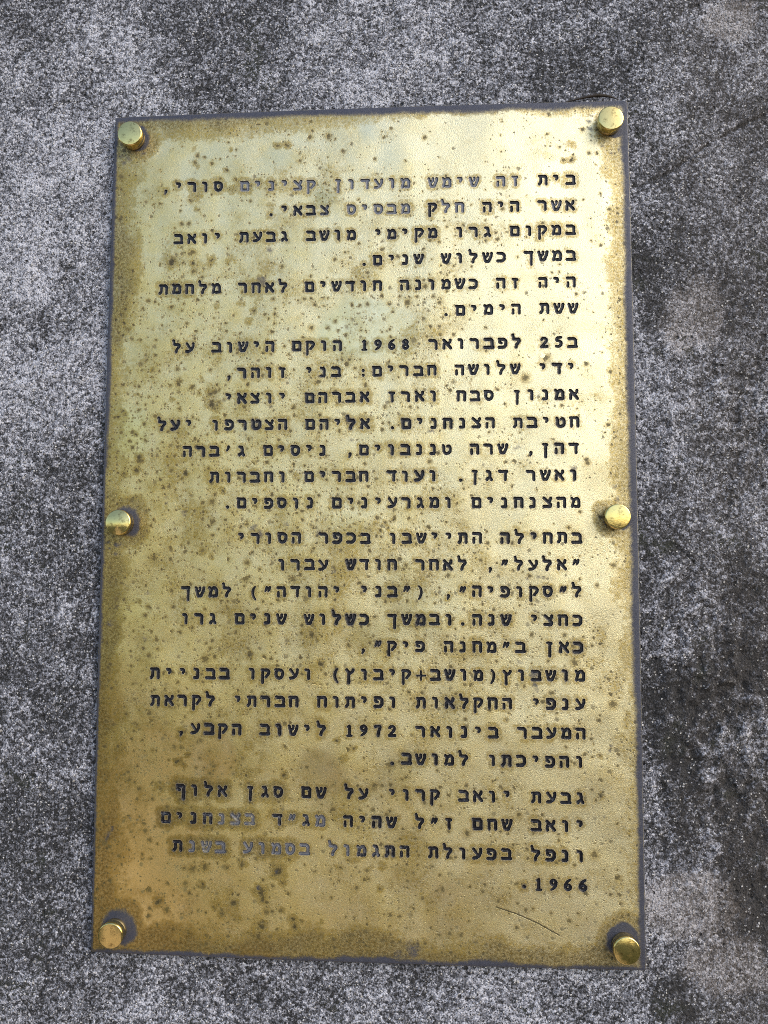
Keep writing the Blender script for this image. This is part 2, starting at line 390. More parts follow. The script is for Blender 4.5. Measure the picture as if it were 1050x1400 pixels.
STAINS = [(-106.0, 228.2, 1.83, 'b'),(-83.6, 226.5, 1.37, 'b'),(-54.6, 228.4, 1.81, 'd'),(-48.2, 228.2, 1.81, 'd'),(-104.4, 217.4, 2.29, 'b'),(-86.1, 213.6, 1.36, 'd'),(-104.9, 198.8, 6.38, 'b'),(-81.3, 201.9, 4.08, 'b'),(-56.8, 190.6, 3.6, 'b'),(-104.3, 189.5, 2.28, 'b'),(-118.6, 156.7, 3.18, 'd'),(-118.6, 156.7, 5.45, 'b'),(-105.8, 155.1, 1.81, 'd'),(-94.5, 156.7, 2.26, 'd'),(-94.5, 156.7, 4.97, 'b'),(-82.4, 157.8, 4.05, 'b'),(-59.8, 152.3, 6.26, 'b'),(-58.6, 163.2, 3.14, 'g'),(-62.4, 144.1, 4.47, 'g'),(-74.7, 129.9, 2.69, 'b'),(-67.5, 124.8, 1.79, 'd'),(-70.1, 119.4, 2.68, 'b'),(-90.0, 128.8, 2.25, 'b'),(-152.0, 126.8, 1.37, 'd'),(-149.1, 124.0, 1.82, 'd'),(-147.2, 119.4, 1.82, 'd'),(-150.3, 117.2, 1.37, 'd'),(-146.2, 115.7, 1.82, 'd'),(-151.1, 113.1, 1.82, 'd'),(-147.9, 111.2, 1.37, 'd'),(-144.8, 114.3, 1.36, 'd'),(-149.2, 109.4, 1.37, 'd'),(-152.7, 121.3, 1.37, 'd'),(-132.9, 95.6, 1.36, 'd'),(-128.7, 90.2, 1.35, 'd'),(-137.8, 74.6, 1.35, 'd'),(-115.7, 71.2, 2.24, 'b'),(-98.5, 83.5, 2.24, 'b'),(-92.9, 75.0, 2.68, 'd'),(-91.5, 68.3, 3.56, 'd'),(-92.0, 71.4, 6.24, 'b'),(-100.1, 75.5, 1.34, 'd'),(-146.5, 64.4, 1.35, 'd'),(-144.7, 62.6, 1.35, 'd'),(-149.2, 61.3, 1.35, 'd'),(-138.5, 50.9, 1.35, 'd'),(-135.4, 36.7, 2.24, 'd'),(-145.0, 26.2, 1.79, 'd'),(-137.0, 28.8, 2.24, 'd'),(-133.6, 34.5, 1.34, 'd'),(-107.5, 26.9, 1.78, 'd'),(-118.8, 12.4, 1.78, 'g'),(-118.3, 9.8, 1.33, 'g'),(-108.3, 3.2, 2.21, 'g'),(-84.7, 16.3, 1.76, 'd'),(-62.1, 0.6, 1.75, 'g'),(-65.5, -5.9, 3.93, 'g'),(-61.9, -9.8, 3.49, 'g'),(-46.3, -3.8, 2.18, 'g'),(-96.4, -19.3, 1.76, 'd'),(-108.4, -15.9, 1.32, 'd'),(-90.6, -22.8, 1.32, 'd'),(-110.3, 50.3, 4.02, 'b'),(-128.0, -44.9, 1.77, 'g'),(-133.6, -49.2, 1.33, 'd'),(-129.9, -71.1, 1.76, 'g'),(-134.3, -121.1, 1.31, 'd'),(-139.3, -115.3, 1.31, 'd'),(-108.6, -141.6, 1.73, 'd'),(-106.4, -141.2, 1.3, 'd'),(-104.2, -144.1, 1.3, 'd'),(-102.2, -137.4, 1.3, 'd'),(-45.4, -148.4, 2.12, 'd'),(-118.2, -156.4, 3.89, 'b'),(-67.4, -79.9, 2.16, 'd'),(-150.5, -62.7, 2.66, 'g'),(-146.6, -180.6, 1.74, 'g'),(-148.3, -183.5, 2.17, 'g'),(-149.5, -186.0, 1.74, 'g'),(-135.9, -174.5, 1.73, 'g'),(-131.1, -175.3, 1.3, 'g'),(-83.7, -112.4, 2.59, 'b'),(-80.2, -114.5, 2.16, 'b'),(39.8, 51.3, 2.57, 'g'),(-8.1, 46.4, 1.74, 'g'),(-39.7, 24.8, 3.49, 'b'),(-27.7, 48.3, 1.75, 'b'),(-26.8, -8.5, 2.59, 'g'),(-17.9, -30.8, 2.15, 'g'),(33.7, -32.3, 4.24, 'b'),(3.0, -6.8, 1.72, 'd'),(6.4, -3.8, 1.72, 'd'),(11.5, -3.0, 1.29, 'd'),(13.7, -6.0, 1.28, 'd'),(9.0, -7.7, 1.29, 'd'),(16.7, -1.3, 1.28, 'd'),(-30.9, -68.2, 2.14, 'd'),(-24.8, -84.5, 2.13, 'd'),(-15.5, -128.5, 1.69, 'd'),(-5.8, -133.3, 1.69, 'd'),(-10.8, -138.3, 2.53, 'b'),(88.7, 40.5, 2.54, 'g'),(69.6, 31.2, 1.7, 'g'),(146.4, 10.4, 2.07, 'g'),(137.8, -10.2, 1.65, 'g'),(144.9, 18.0, 1.66, 'g'),(94.7, -35.1, 1.25, 'g'),(100.5, -33.8, 1.25, 'g'),(103.4, -33.8, 1.66, 'g'),(135.9, 0.7, 2.07, 'd'),(120.9, 28.4, 2.51, 'g'),(97.3, -96.0, 2.47, 'g'),(88.8, -82.5, 1.66, 'g'),(90.8, -82.9, 1.24, 'g'),(97.8, -90.3, 4.54, 'g'),(99.3, -98.5, 1.65, 'g'),(81.0, -115.1, 1.24, 'd'),(139.7, -128.8, 1.22, 'g'),(139.3, -131.7, 1.22, 'g'),(133.5, -135.0, 1.22, 'd'),(135.8, -167.8, 1.61, 'g'),(133.6, -156.3, 1.62, 'd'),(110.5, -65.0, 1.24, 'g'),(-4.6, -195.1, 2.5, 'b'),(4.6, -199.3, 2.49, 'b'),(11.6, -198.0, 2.9, 'b'),(-13.3, -199.4, 1.67, 'd'),(36.0, -201.3, 2.47, 'b'),(9.6, -210.0, 1.66, 'd'),(52.5, -203.7, 1.64, 'b'),(-39.8, -228.2, 2.09, 'd'),(-38.5, -232.6, 2.09, 'd'),(-23.1, -229.4, 1.67, 'b'),(28.2, -243.3, 6.55, 'g'),(20.4, -247.1, 4.92, 'g'),(-48.6, -201.5, 3.79, 'd'),(-49.4, -202.3, 1.69, 'g'),(-58.5, -213.9, 3.37, 'd'),(-59.8, -211.5, 1.69, 'g'),(-57.6, -217.9, 2.11, 'd'),(-74.0, -220.4, 2.54, 'd'),(-68.9, -198.4, 2.12, 'd'),(-117.9, -220.8, 2.57, 'd'),(-80.3, -226.2, 1.69, 'd'),(-57.4, -232.4, 2.94, 'd'),(-85.4, -223.1, 1.27, 'd'),(-45.9, -208.7, 1.68, 'd'),(-46.2, -223.6, 1.68, 'd'),(-92.5, -210.8, 1.7, 'd'),(144.0, 219.4, 1.29, 'd'),(141.5, 221.8, 1.29, 'g'),(136.4, 223.8, 1.29, 'g'),(134.7, 228.4, 1.72, 'g'),(134.4, 232.9, 2.15, 'g'),(133.6, 237.5, 2.15, 'g'),(134.9, 241.1, 1.72, 'g'),(146.1, 217.1, 1.28, 'g'),(150.4, 219.2, 1.28, 'g'),(123.4, 223.3, 3.88, 'b'),(119.0, 213.4, 1.72, 'd'),(123.3, 213.7, 1.72, 'd'),(136.6, 210.6, 0.64, 'd'),(144.0, -221.3, 1.59, 'd'),(148.2, -207.9, 1.6, 'g'),(-147.3, 223.4, 2.78, 'g'),(-152.4, 224.4, 2.32, 'g'),(-142.3, 226.5, 1.85, 'g'),(-138.6, 225.9, 1.85, 'g'),(-150.0, 220.6, 2.32, 'g'),(-148.7, -15.9, 2.23, 'g'),(-145.6, -15.9, 1.78, 'g'),(-152.3, -18.1, 1.79, 'g'),(-148.6, -21.2, 2.23, 'g'),(-152.8, -14.2, 1.79, 'g')]

# light and dark weathering of the wall: centre x, z, half sizes (mm), angle, amount
WALL_BLOBS = [(-195, 200, 90, 170, 0.1, 0.16), (-220, -20, 35, 45, 0, 0.08), (-175, 40, 45, 70, 0, -0.08), (-225, 320, 60, 30, 0, -0.10),
              (-60, 275, 110, 45, 0.1, -0.03), (60, 300, 80, 40, 0, 0.02), (150, 300, 90, 70, 0, -0.02), (215, 110, 60, 120, 0, -0.05),
              (205, -120, 80, 170, 0.1, -0.14), (-200, -170, 60, 170, 0, -0.16), (-150, -60, 30, 130, 0, -0.06), (-30, -285, 120, 30, 0, 0.08), (-160, -285, 80, 25, 0, 0.02),
              (190, -60, 40, 40, 0, 0.07), (180, -10, 30, 40, 0, -0.12), (175, 160, 22, 30, 0.5, -0.12), (210, -290, 60, 30, 0, -0.06)]
WALL_CRACKS = [([(157, 197), (173, 203), (184, 209), (199, 220), (217, 231), (238, 241)], 1.5), ([(178, -14), (188, -22), (195, -30)], 1.2)]
# worn letters, (line, cell) -> how much of the black paint is gone
WORN = {}
for _k in range(4, 25): WORN[(0, _k)] = 0.85
for _k, _v in ((0, .2), (1, .5), (2, .3), (4, .2), (5, .3), (6, .25), (8, .8), (9, .8), (10, .15), (12, .95), (13, .95), (14, .95), (15, .9), (16, .95), (18, .5)): WORN[(1, _k)] = _v
for _k, _v in ((18, .7), (19, .5), (20, .8), (21, .45), (23, 1), (24, 1), (25, .95), (26, .45), (27, .2), (28, .2), (29, .35)): WORN[(23, _k)] = _v
for _k, _v in ((12, .4), (13, .4), (14, .5), (15, .5), (16, .7), (17, .65), (19, .8), (20, .85), (21, .8), (22, .85), (23, .75), (25, .9), (26, 1), (27, .85), (28, .3)): WORN[(24, _k)] = _v
CAPS = [(-144.36, 235.18, 7.55, 0.01, -0.05, 0.45, None), (145.1, 235.18, 7.45, 0.02, 0.03, 0.35, None), (-144.93, -2.83, 7.55, 0.0, 0.06, 1.0, 'mirror-bright yellow brass cap with rippled face'),
        (144.65, 0.23, 7.25, -0.02, 0.02, 0.3, None), (-142.66, -237.31, 7.2, 0.02, -0.03, 0.4, 'dull bronze brass cap with a pale blue sheen on its side'), (144.88, -236.46, 7.3, 0.0, 0.05, 0.7, None)]
CAP_HALOS = [(-144.4, 235.2, 7, 2, 0, 4.5), (-144.9, -2.8, 7, 2.5, 1, 4.6), (144.7, 0.2, 7, 2, 0, 1.5), (-142.7, -237.3, 7, 2.5, 2, 5.4), (144.9, -236.5, 7, -1.5, 2.5, 4.2), (145.1, 235.2, 7, 1.5, 0, 1.5)]
SCRATCHES = [([(-99.9, -84.4), (-84.8, -77.9), (-71, -71.9)], 0.32), ([(74.8, -218.2), (85.8, -221.4), (97.8, -226.2), (109.8, -232.5)], 0.7)]
# extra corrosion spotting: centre x, z, spread x, z, amount
DENSITY = [(-20, -45, 110, 60, 0.35), (-110, 60, 40, 90, 0.3), (-20, -5, 60, 30, 0.5), (-125, 30, 25, 60, 0.5), (-130, -80, 30, 70, 0.45), (-40, -60, 70, 40, 0.45), (60, -90, 60, 50, 0.3), (-50, 90, 80, 50, 0.3),
           (110, 60, 35, 120, -0.25), (0, 230, 120, 20, -0.2), (110, 190, 40, 40, -0.1), (-60, -190, 70, 40, 0.15)]

# ------------------------------------------------------------------ the ground the wall stands on
_n = 41
_g = np.concatenate([-np.geomspace(1500, 0.5, 20), [0], np.geomspace(0.5, 1500, 20)])
gv = [(x, y, 0.0) for y in _g for x in _g]
gf = [(j * _n + i, j * _n + i + 1, (j + 1) * _n + i + 1, (j + 1) * _n + i) for j in range(_n - 1) for i in range(_n - 1)]
ground = mesh_object('ground', gv, gf, M_GROUND)
ground['kind'] = 'structure'

# ------------------------------------------------------------------ the cement wall
def axis(lo, hi, step, far_lo, far_hi):
    c = np.arange(lo, hi + 1e-6, step)
    a = lo - np.geomspace(step * 2, lo - far_lo, 26)
    b = c[-1] + np.geomspace(step * 2, far_hi - c[-1], 26)
    return np.concatenate([a[::-1], c, b])
WX = axis(-262, 268, 1.15, -1900, 1900)
WZ = axis(-322, 362, 1.15, -1500, 1100)
GX, GZ = np.meshgrid(WX, WZ)

def blob(x, z, cx, cz, sx, sz, ang=0.0, wob=0.0, seed=3):
    ca, sa = math.cos(ang), math.sin(ang)
    dx, dz = x - cx, z - cz
    u = (dx * ca + dz * sa) / sx; v = (-dx * sa + dz * ca) / sz
    r = np.sqrt(u * u + v * v)
    if wob: r = r + (fbm(x, z, 26, seed, 4, 0.6) - 0.5) * wob * 2
    return np.clip(1 - r, 0, 1) ** 0.8

def segdist(x, z, pts):
    d = np.full(np.shape(x), 1e9)
    for (ax, az), (bx, bz) in zip(pts[:-1], pts[1:]):
        vx, vz = bx - ax, bz - az
        t = np.clip(((x - ax) * vx + (z - az) * vz) / (vx * vx + vz * vz), 0, 1)
        d = np.minimum(d, np.hypot(x - ax - t * vx, z - az - t * vz))
    return d

n_big = fbm(GX, GZ, 120, 5, 5, 0.55); n_mid = fbm(GX, GZ, 30, 6, 5, 0.62); n_sm = fbm(GX, GZ, 6, 8, 4, 0.65)
n_fine = fbm(GX, GZ, 2.6, 9, 2, 0.6)
tone = 0.50 + (n_big - 0.5) * 0.55 + (n_mid - 0.5) * 0.50 + (n_sm - 0.5) * 0.22
pit = np.zeros_like(tone); warm = np.zeros_like(tone)
for cx, cz, sx, sz, ang, amt in WALL_BLOBS:
    tone += 1.35 * amt * blob(GX, GZ, cx, cz, sx, sz, ang, 0.35, 11)
pit = np.maximum(pit, blob(GX, GZ, 205, -125, 70, 130, 0.2, 0.4, 21))
pit = np.maximum(pit, 0.8 * blob(GX, GZ, 230, 60, 45, 70, 0.0, 0.4, 22))
for cx, cz, sx, sz in ((192, 118, 26, 30), (188, -215, 34, 24), (205, -250, 30, 22), (222, 300, 22, 18)):
    b = smooth(0.12, 0.5, blob(GX, GZ, cx, cz, sx, sz, 0.0, 0.5, 31))
    warm = np.maximum(warm, b); tone += 0.17 * b
warm = np.maximum(warm, 0.35 * smooth(150, 210, GX))
tone -= 0.05 * smooth(140, 190, GX)
for _x, _z, _sx, _sz in ((185, -95, 30, 26), (232, -60, 30, 60), (222, -190, 26, 60), (176, -150, 14, 40), (236, 315, 26, 20), (170, -268, 16, 14), (165, 140, 10, 40)):
    tone -= 0.22 * smooth(0.1, 0.6, blob(GX, GZ, _x, _z, _sx, _sz, 0.2, 0.7, 81))
crk = np.zeros_like(tone)
for pts, w in WALL_CRACKS:
    wob = (vnoise(GX, GZ, 7, 41) - 0.5) * 3.0
    d = segdist(GX + wob, GZ + wob * 0.7, pts)
    crk = np.maximum(crk, np.clip(1 - d / w, 0, 1) * smooth(0.25, 0.6, vnoise(GX, GZ, 9, 43) + 0.15))
tone -= 0.25 * crk
scr = np.clip(1 - segdist(GX + (vnoise(GX, GZ, 5, 44) - .5) * 4, GZ, [(-178, 17), (-170, 14.5), (-157, 6.5)]) / 3.0, 0, 1)
tone += 0.28 * scr
# relief (mm, positive towards the viewer)
rel = (n_mid - 0.5) * 1.5 + (n_sm - 0.5) * 1.1 + (n_fine - 0.5) * 0.55 + (n_big - 0.5) * 1.6
rel += pit * ((n_sm - 0.5) * 6.5 + (n_mid - 0.5) * 5.0 + (n_fine - 0.5) * 2.0 - 1.2) - crk * 1.6
tone -= pit * 0.20 * smooth(0.60, 0.36, n_sm)
lump = smooth(0.60, 0.74, fbm(GX, GZ, 11, 91, 3, 0.5))
rel += lump * 0.9 * smooth(0.45, 0.6, n_big); tone += 0.05 * lump
behind = smooth(171, 156, np.abs(GX)) * smooth(265, 249, np.abs(GZ))
rel = np.minimum(rel, 1.2) * (1 - behind) + np.minimum(rel * 0.3, 0.25) * behind
GY = 4.3 - rel
nx, nz = len(WX), len(WZ)
wv = np.stack([GX.ravel(), GY.ravel(), GZ.ravel()], 1) * MM
base_n = len(wv)
ii, jj = np.meshgrid(np.arange(nx - 1), np.arange(nz - 1))
q = (jj * nx + ii).ravel()
wf = np.stack([q, q + 1, q + nx + 1, q + nx], 1).tolist()
ring = list(range(nx)) + [j * nx + nx - 1 for j in range(1, nz)] + [(nz - 1) * nx + i for i in range(nx - 2, -1, -1)] + [j * nx for j in range(nz - 2, 0, -1)]
back = wv[ring].copy(); back[:, 1] = 0.26
wv = np.concatenate([wv, back])
L = len(ring)
for k in range(L):
    wf.append((ring[(k + 1) % L], ring[k], base_n + k, base_n + (k + 1) % L))
wf.append(tuple(base_n + k for k in range(L)))
tcol = np.zeros((len(wv), 4)); tcol[:, 0] = 0.45
tcol[:base_n, 0] = tone.ravel(); tcol[:base_n, 1] = pit.ravel(); tcol[:base_n, 2] = warm.ravel(); tcol[:, 3] = 1
wall = mesh_object('cement_wall', wv, wf, M_WALL, attrs={'tone': tcol})
wall.location = (0, 0, H0)
wall['label'] = 'rough weathered grey cement wall behind the brass plaque'
wall['category'] = 'wall'

# ------------------------------------------------------------------ letter shapes (strokes on a 14 x 15 cell, baseline 0)
A, T = 1.85, 2.0
GLYPHS = {
 'א': [[(2.6, 13.2, 1.9), (7, 8.2, 2.1), (12, 2, 1.9)], [(11.6, 13.2, 1.8), (11.3, 10.8, 1.6), (8.6, 8, 1.4)], [(4.8, 10.6, 1.4), (2.9, 7, 1.6), (2.9, 1.9, 1.9)]],
 'ב': [[(2.2, 13.5, 1.6), (3.2, 13, 2), (9.4, 13, 2), (11.7, 11.2, 1.9), (11.7, 2.2, 1.7)], [(1.9, 2, 2), (12.6, 2, 1.9)]],
 'ג': [[(4.6, 13.6, 1.6), (7.6, 12.8, 2), (8.6, 10, 1.8), (8.6, 5.5, 1.7), (10.6, 1.9, 1.8)], [(8.6, 5.2, 1.5), (4.6, 3.2, 1.7), (4.4, 1.9, 1.8)]],
 'ד': [[(2, 13.5, 1.6), (3, 13, 2), (12, 13, 2)], [(10.2, 12.5, 1.8), (10.2, 1.8, 1.8)]],
 'ה': [[(2.2, 13.3, 1.9), (10.6, 13.1, 2), (11.4, 11.6, 1.8), (11.3, 1.8, 1.8)], [(2.9, 7, 1.6), (2.8, 1.8, 1.8)]],
 'ו': [[(4.3, 13.5, 1.6), (7.4, 12.9, 1.9), (8.4, 11.2, 1.8), (8.3, 1.8, 1.8)]],
 'ז': [[(4.3, 13.4, 1.6), (9.8, 12.8, 1.9)], [(7.4, 12.6, 1.7), (7.8, 1.8, 1.9)]],
 'ח': [[(1.8, 13.4, 1.7), (10.4, 13.1, 2), (11.6, 11.4, 1.9), (11.5, 1.8, 1.8)], [(2.9, 12.5, 1.7), (2.8, 1.8, 1.8)]],
 'ט': [[(2.1, 13.5, 1.6), (3.2, 11, 1.8), (2.9, 4.8, 1.8), (5, 2.1, 1.9), (9.4, 2.1, 1.9), (12, 5, 1.8), (12, 10.4, 1.8), (10.2, 13, 1.8), (7.4, 11.8, 1.4)]],
 'י': [[(4.5, 13.4, 1.6), (8, 12.7, 1.9), (8.6, 10.6, 1.7), (7.2, 8, 1.3)]],
 'כ': [[(2.4, 13.3, 1.7), (8.4, 13, 2), (11.4, 10.6, 1.9), (11.4, 4.6, 1.9), (8.6, 2, 2), (2.3, 2, 2)]],
 'ך': [[(1.8, 13.5, 1.6), (3, 13.1, 1.9), (11.2, 13.1, 2)], [(10.4, 12.5, 1.8), (10.1, -3.8, 1.7)]],
 'ל': [[(2.3, 18.6, 1.7), (3.1, 16, 1.4), (3.3, 13, 1.8), (10.4, 12.5, 1.9), (11.2, 10.2, 1.8), (7.4, 5.4, 1.6), (6.6, 1.8, 1.9)]],
 'ם': [[(1.7, 13.6, 1.6), (3, 13, 1.9), (10.2, 13, 2), (11.8, 11.4, 1.8), (11.8, 2, 1.8), (2.9, 2, 1.9), (2.9, 12.5, 1.8)]],
 'מ': [[(2.2, 13.4, 1.7), (4.6, 10, 1.7), (2.7, 1.9, 1.8)], [(4.4, 10.2, 1.6), (7.4, 13, 1.8), (9.6, 13, 1.9), (11.8, 10.2, 1.9), (11.8, 2.1, 1.8), (6.9, 2, 1.9)]],
 'ן': [[(4.6, 13.4, 1.6), (9, 12.8, 1.9)], [(7.6, 12.6, 1.7), (7.2, -3.8, 1.8)]],
 'נ': [[(4.6, 13.4, 1.6), (7.8, 12.9, 1.9), (8.9, 11, 1.8), (8.9, 2.1, 1.8), (4.4, 2, 1.9)]],
 'ס': [[(1.8, 13.5, 1.6), (8.6, 13.1, 1.9), (11.6, 10.8, 1.8), (11.8, 6.6, 1.8), (10, 3, 1.8), (7, 1.8, 1.9), (4, 3.1, 1.8), (2.6, 6.6, 1.8), (2.8, 10.4, 1.8), (4.4, 12.6, 1.7)]],
 'ע': [[(11.8, 13.4, 1.8), (11.8, 9.6, 1.7), (9.6, 4.6, 1.7), (6, 2.4, 1.8), (2.4, 2, 1.8)], [(2.6, 13.4, 1.8), (4.6, 10.6, 1.6), (8.4, 5, 1.4)]],
 'פ': [[(2.5, 13.3, 1.8), (8.8, 13, 2), (11.6, 10.6, 1.9), (11.6, 4.8, 1.9), (9, 2, 2), (2.4, 2, 2)], [(3, 12.8, 1.6), (3, 8.8, 1.6), (5.8, 7.8, 1.5)]],
 'ף': [[(2.3, 13.4, 1.7), (9.6, 13, 2), (10.9, 11.4, 1.8), (10.6, -3.8, 1.8)], [(2.9, 12.8, 1.6), (2.9, 8.8, 1.6), (5.4, 7.9, 1.5)]],
 'צ': [[(2.5, 13.4, 1.8), (6.2, 10.2, 1.8), (11.4, 4.6, 1.9), (10.6, 2, 1.9), (2.5, 2, 1.9)], [(11.6, 13.4, 1.8), (10.4, 10.2, 1.6), (8.2, 8.4, 1.5)]],
 'ץ': [[(2.8, 13.4, 1.8), (5.6, 10.2, 1.7), (5.6, -3.8, 1.8)], [(11.4, 13.4, 1.8), (10, 10.6, 1.6), (5.8, 8, 1.5)]],
 'ק': [[(2, 13.4, 1.7), (9.4, 13.1, 2), (11.7, 10.8, 1.8), (11.1, 8, 1.7), (7.4, 3.4, 1.6)], [(3, 10, 1.6), (2.9, -3.8, 1.8)]],
 'ר': [[(1.9, 13.5, 1.6), (3, 13.1, 1.9), (8.8, 13, 2), (11, 11.3, 1.8), (11, 1.8, 1.8)]],
 'ש': [[(1.9, 13.4, 1.8), (3, 9.4, 1.7), (4.8, 2.2, 1.8), (9, 2.1, 1.9), (12.2, 9, 1.7), (12.9, 13.4, 1.8)], [(7.6, 13.4, 1.7), (7.5, 10, 1.4), (4, 7, 1.2)]],
 'ת': [[(2, 13.4, 1.6), (10, 13.1, 2), (11.5, 11.4, 1.8), (11.4, 1.8, 1.8)], [(4, 12.5, 1.7), (4, 4.4, 1.7), (1.9, 1.9, 1.8)]],
 '1': [[(4.6, 12.8, 0.9), (7, 14.4, 1.3)], [(7.2, 14, 1.8), (7.2, 1.8, 1.8)], [(4.2, 1.2, 1.1), (10.2, 1.2, 1.1)]],
 '2': [[(3.4, 11.8, 1.5), (5, 14, 1.4), (8, 14.2, 1.5), (10.2, 11.8, 1.8), (9.2, 8.6, 1.8), (5.6, 4.6, 1.4), (3.4, 2.2, 1.3)], [(3.2, 1.8, 1.7), (11, 1.9, 1.7), (11.2, 3, 1.0)]],
 '5': [[(10.4, 14.2, 1.5), (4.8, 13.8, 1.5), (4, 9.6, 1.3), (7.4, 9.8, 1.5), (10.4, 7.4, 1.8), (10.2, 4, 1.8), (7.4, 1.8, 1.6), (3.6, 2.2, 1.5)]],
 '6': [[(10.2, 14.6, 1.0), (6.6, 12.4, 1.5), (4, 8.4, 1.8), (3.6, 4.6, 1.8), (6.6, 1.7, 1.6), (10, 3.4, 1.7), (10.2, 6.2, 1.7), (8, 8.4, 1.4), (5, 7.2, 1.2)]],
 '7': [[(3, 12.2, 1.0), (3.6, 13.6, 1.5), (10.6, 13.8, 1.5), (8.4, 8, 1.6), (7.2, 1.8, 1.9)]],
 '8': [[(7, 14.2, 1.4), (3.9, 12, 1.6), (5.4, 9.2, 1.6), (9.4, 6.6, 1.6), (10.4, 4.2, 1.7), (7.2, 1.6, 1.5), (3.7, 4, 1.6), (5, 7, 1.5), (9, 9.2, 1.4), (10.2, 11.8, 1.5), (7, 14.2, 1.4)]],
 '9': [[(3.8, 1.4, 1.0), (7.4, 3.6, 1.5), (10, 7.6, 1.8), (10.4, 11.4, 1.8), (7.4, 14.3, 1.6), (4, 12.6, 1.7), (3.8, 9.8, 1.7), (6, 7.6, 1.4), (9, 8.8, 1.2)]],
 '.': [[(7, 1.9, 2.1), (7.1, 1.8, 2.1)]],
 ',': [[(7.2, 2.4, 2.0), (7.2, 0.6, 1.5), (6, -2.2, 0.8)]],
 ':': [[(7, 1.9, 2.0), (7.1, 1.9, 2.0)], [(7, 8.6, 2.0), (7.1, 8.6, 2.0)]],
 '״': [[(6.2, 13.6, 1.6), (5.6, 11, 1.4), (4, 8, 0.9)], [(10.4, 13.6, 1.6), (9.8, 11, 1.4), (8.2, 8, 0.9)]],
 '׳': [[(8.4, 13.6, 1.7), (7.8, 11, 1.5), (6, 8, 0.9)]],
 '(': [[(5.4, 14.6, 0.9), (8, 11.4, 1.4), (8.8, 6.4, 1.6), (7.6, 1, 1.4), (5, -3, 0.9)]],
 ')': [[(9, 14.6, 0.9), (6.4, 11.4, 1.4), (5.4, 6.4, 1.6), (6.6, 1, 1.4), (9.4, -3, 0.9)]],
 '+': [[(1.4, 6.6, 1.0), (13.4, 6.6, 1.0)], [(7.3, 12.6, 1.0), (7.3, 0.8, 1.0)]],
}
U = 0.428                                   # mm per unit

def densify(pl, cut=0.12):
    """round the stroke's corners a little (Chaikin on the centre line)"""
    if len(pl) < 3: return pl
    out = [pl[0]]
    for a, b in zip(pl[:-1], pl[1:]):
        for t in (cut, 1 - cut):
            out.append(tuple(a[k] * (1 - t) + b[k] * t for k in range(3)))
    out.append(pl[-1])
    return out

def glyph_sdf(ch, x, y):
    d = np.full(np.shape(x), 1e9)
    for pl in GLYPHS[ch]:
        pl = densify(pl, 0.22 if ch in 'סט0123456789()' else 0.05 if ch == 'ם' else 0.12)
        for a, b in zip(pl[:-1], pl[1:]):
            vx, vy = b[0] - a[0], b[1] - a[1]
            t = np.clip(((x - a[0]) * vx + (y - a[1]) * vy) / (vx * vx + vy * vy + 1e-9), 0, 1)
            e = np.hypot(x - a[0] - t * vx, y - a[1] - t * vy) - (a[2] + (b[2] - a[2]) * t + 0.38)
            k = 0.5                          # smooth union
            h = np.clip(0.5 + 0.5 * (d - e) / k, 0, 1)
            d = np.where(d > 1e8, e, d * (1 - h) + e * h - k * h * (1 - h))
    return d

def contours(F, xs, ys, iso):
    """marching squares -> closed loops"""
    P = F - iso
    ins = P < 0
    mixed = ins[:-1, :-1].astype(int) + ins[:-1, 1:] + ins[1:, :-1] + ins[1:, 1:]
    nxt = {}
    def pt(e):
        k, j, i = e
        if k == 0:
            t = P[j, i] / (P[j, i] - P[j, i + 1]); return (xs[i] + t * (xs[i + 1] - xs[i]), ys[j])
        t = P[j, i] / (P[j, i] - P[j + 1, i]); return (xs[i], ys[j] + t * (ys[j + 1] - ys[j]))
    for j, i in zip(*np.nonzero((mixed > 0) & (mixed < 4))):
        b, r, t, l = (0, j, i), (1, j, i + 1), (0, j + 1, i), (1, j, i)
        c = (ins[j, i], ins[j, i + 1], ins[j + 1, i + 1], ins[j + 1, i])
        edges = [b, r, t, l]
        # walk corners counter-clockwise; leave the inside -> start, enter the inside -> end
        st, en = [], []
        for k in range(4):
            if c[k] and not c[(k + 1) % 4]: st.append(edges[k])
            if not c[k] and c[(k + 1) % 4]: en.append(edges[k])
        if len(st) == 1:
            nxt[st[0]] = en[0]
        else:
            order = [k for k in range(4)]
            for s_ in st:
                k = edges.index(s_)
                nxt[s_] = edges[(k + 1) % 4] if edges[(k + 1) % 4] in en else edges[(k - 1) % 4]
    loops = []
    while nxt:
        s0 = next(iter(nxt)); cur = s0; lp = []
        while cur in nxt:
            lp.append(pt(cur)); cur = nxt.pop(cur)
        if len(lp) > 6: loops.append(np.array(lp))
    return loops

def resample(lp, step):
    q = np.vstack([lp, lp[:1]])
    s = np.concatenate([[0], np.cumsum(np.hypot(*np.diff(q, axis=0).T))])
    n = max(8, int(round(s[-1] / step)))
    u = np.linspace(0, s[-1], n, endpoint=False)
    return np.stack([np.interp(u, s, q[:, 0]), np.interp(u, s, q[:, 1])], 1)

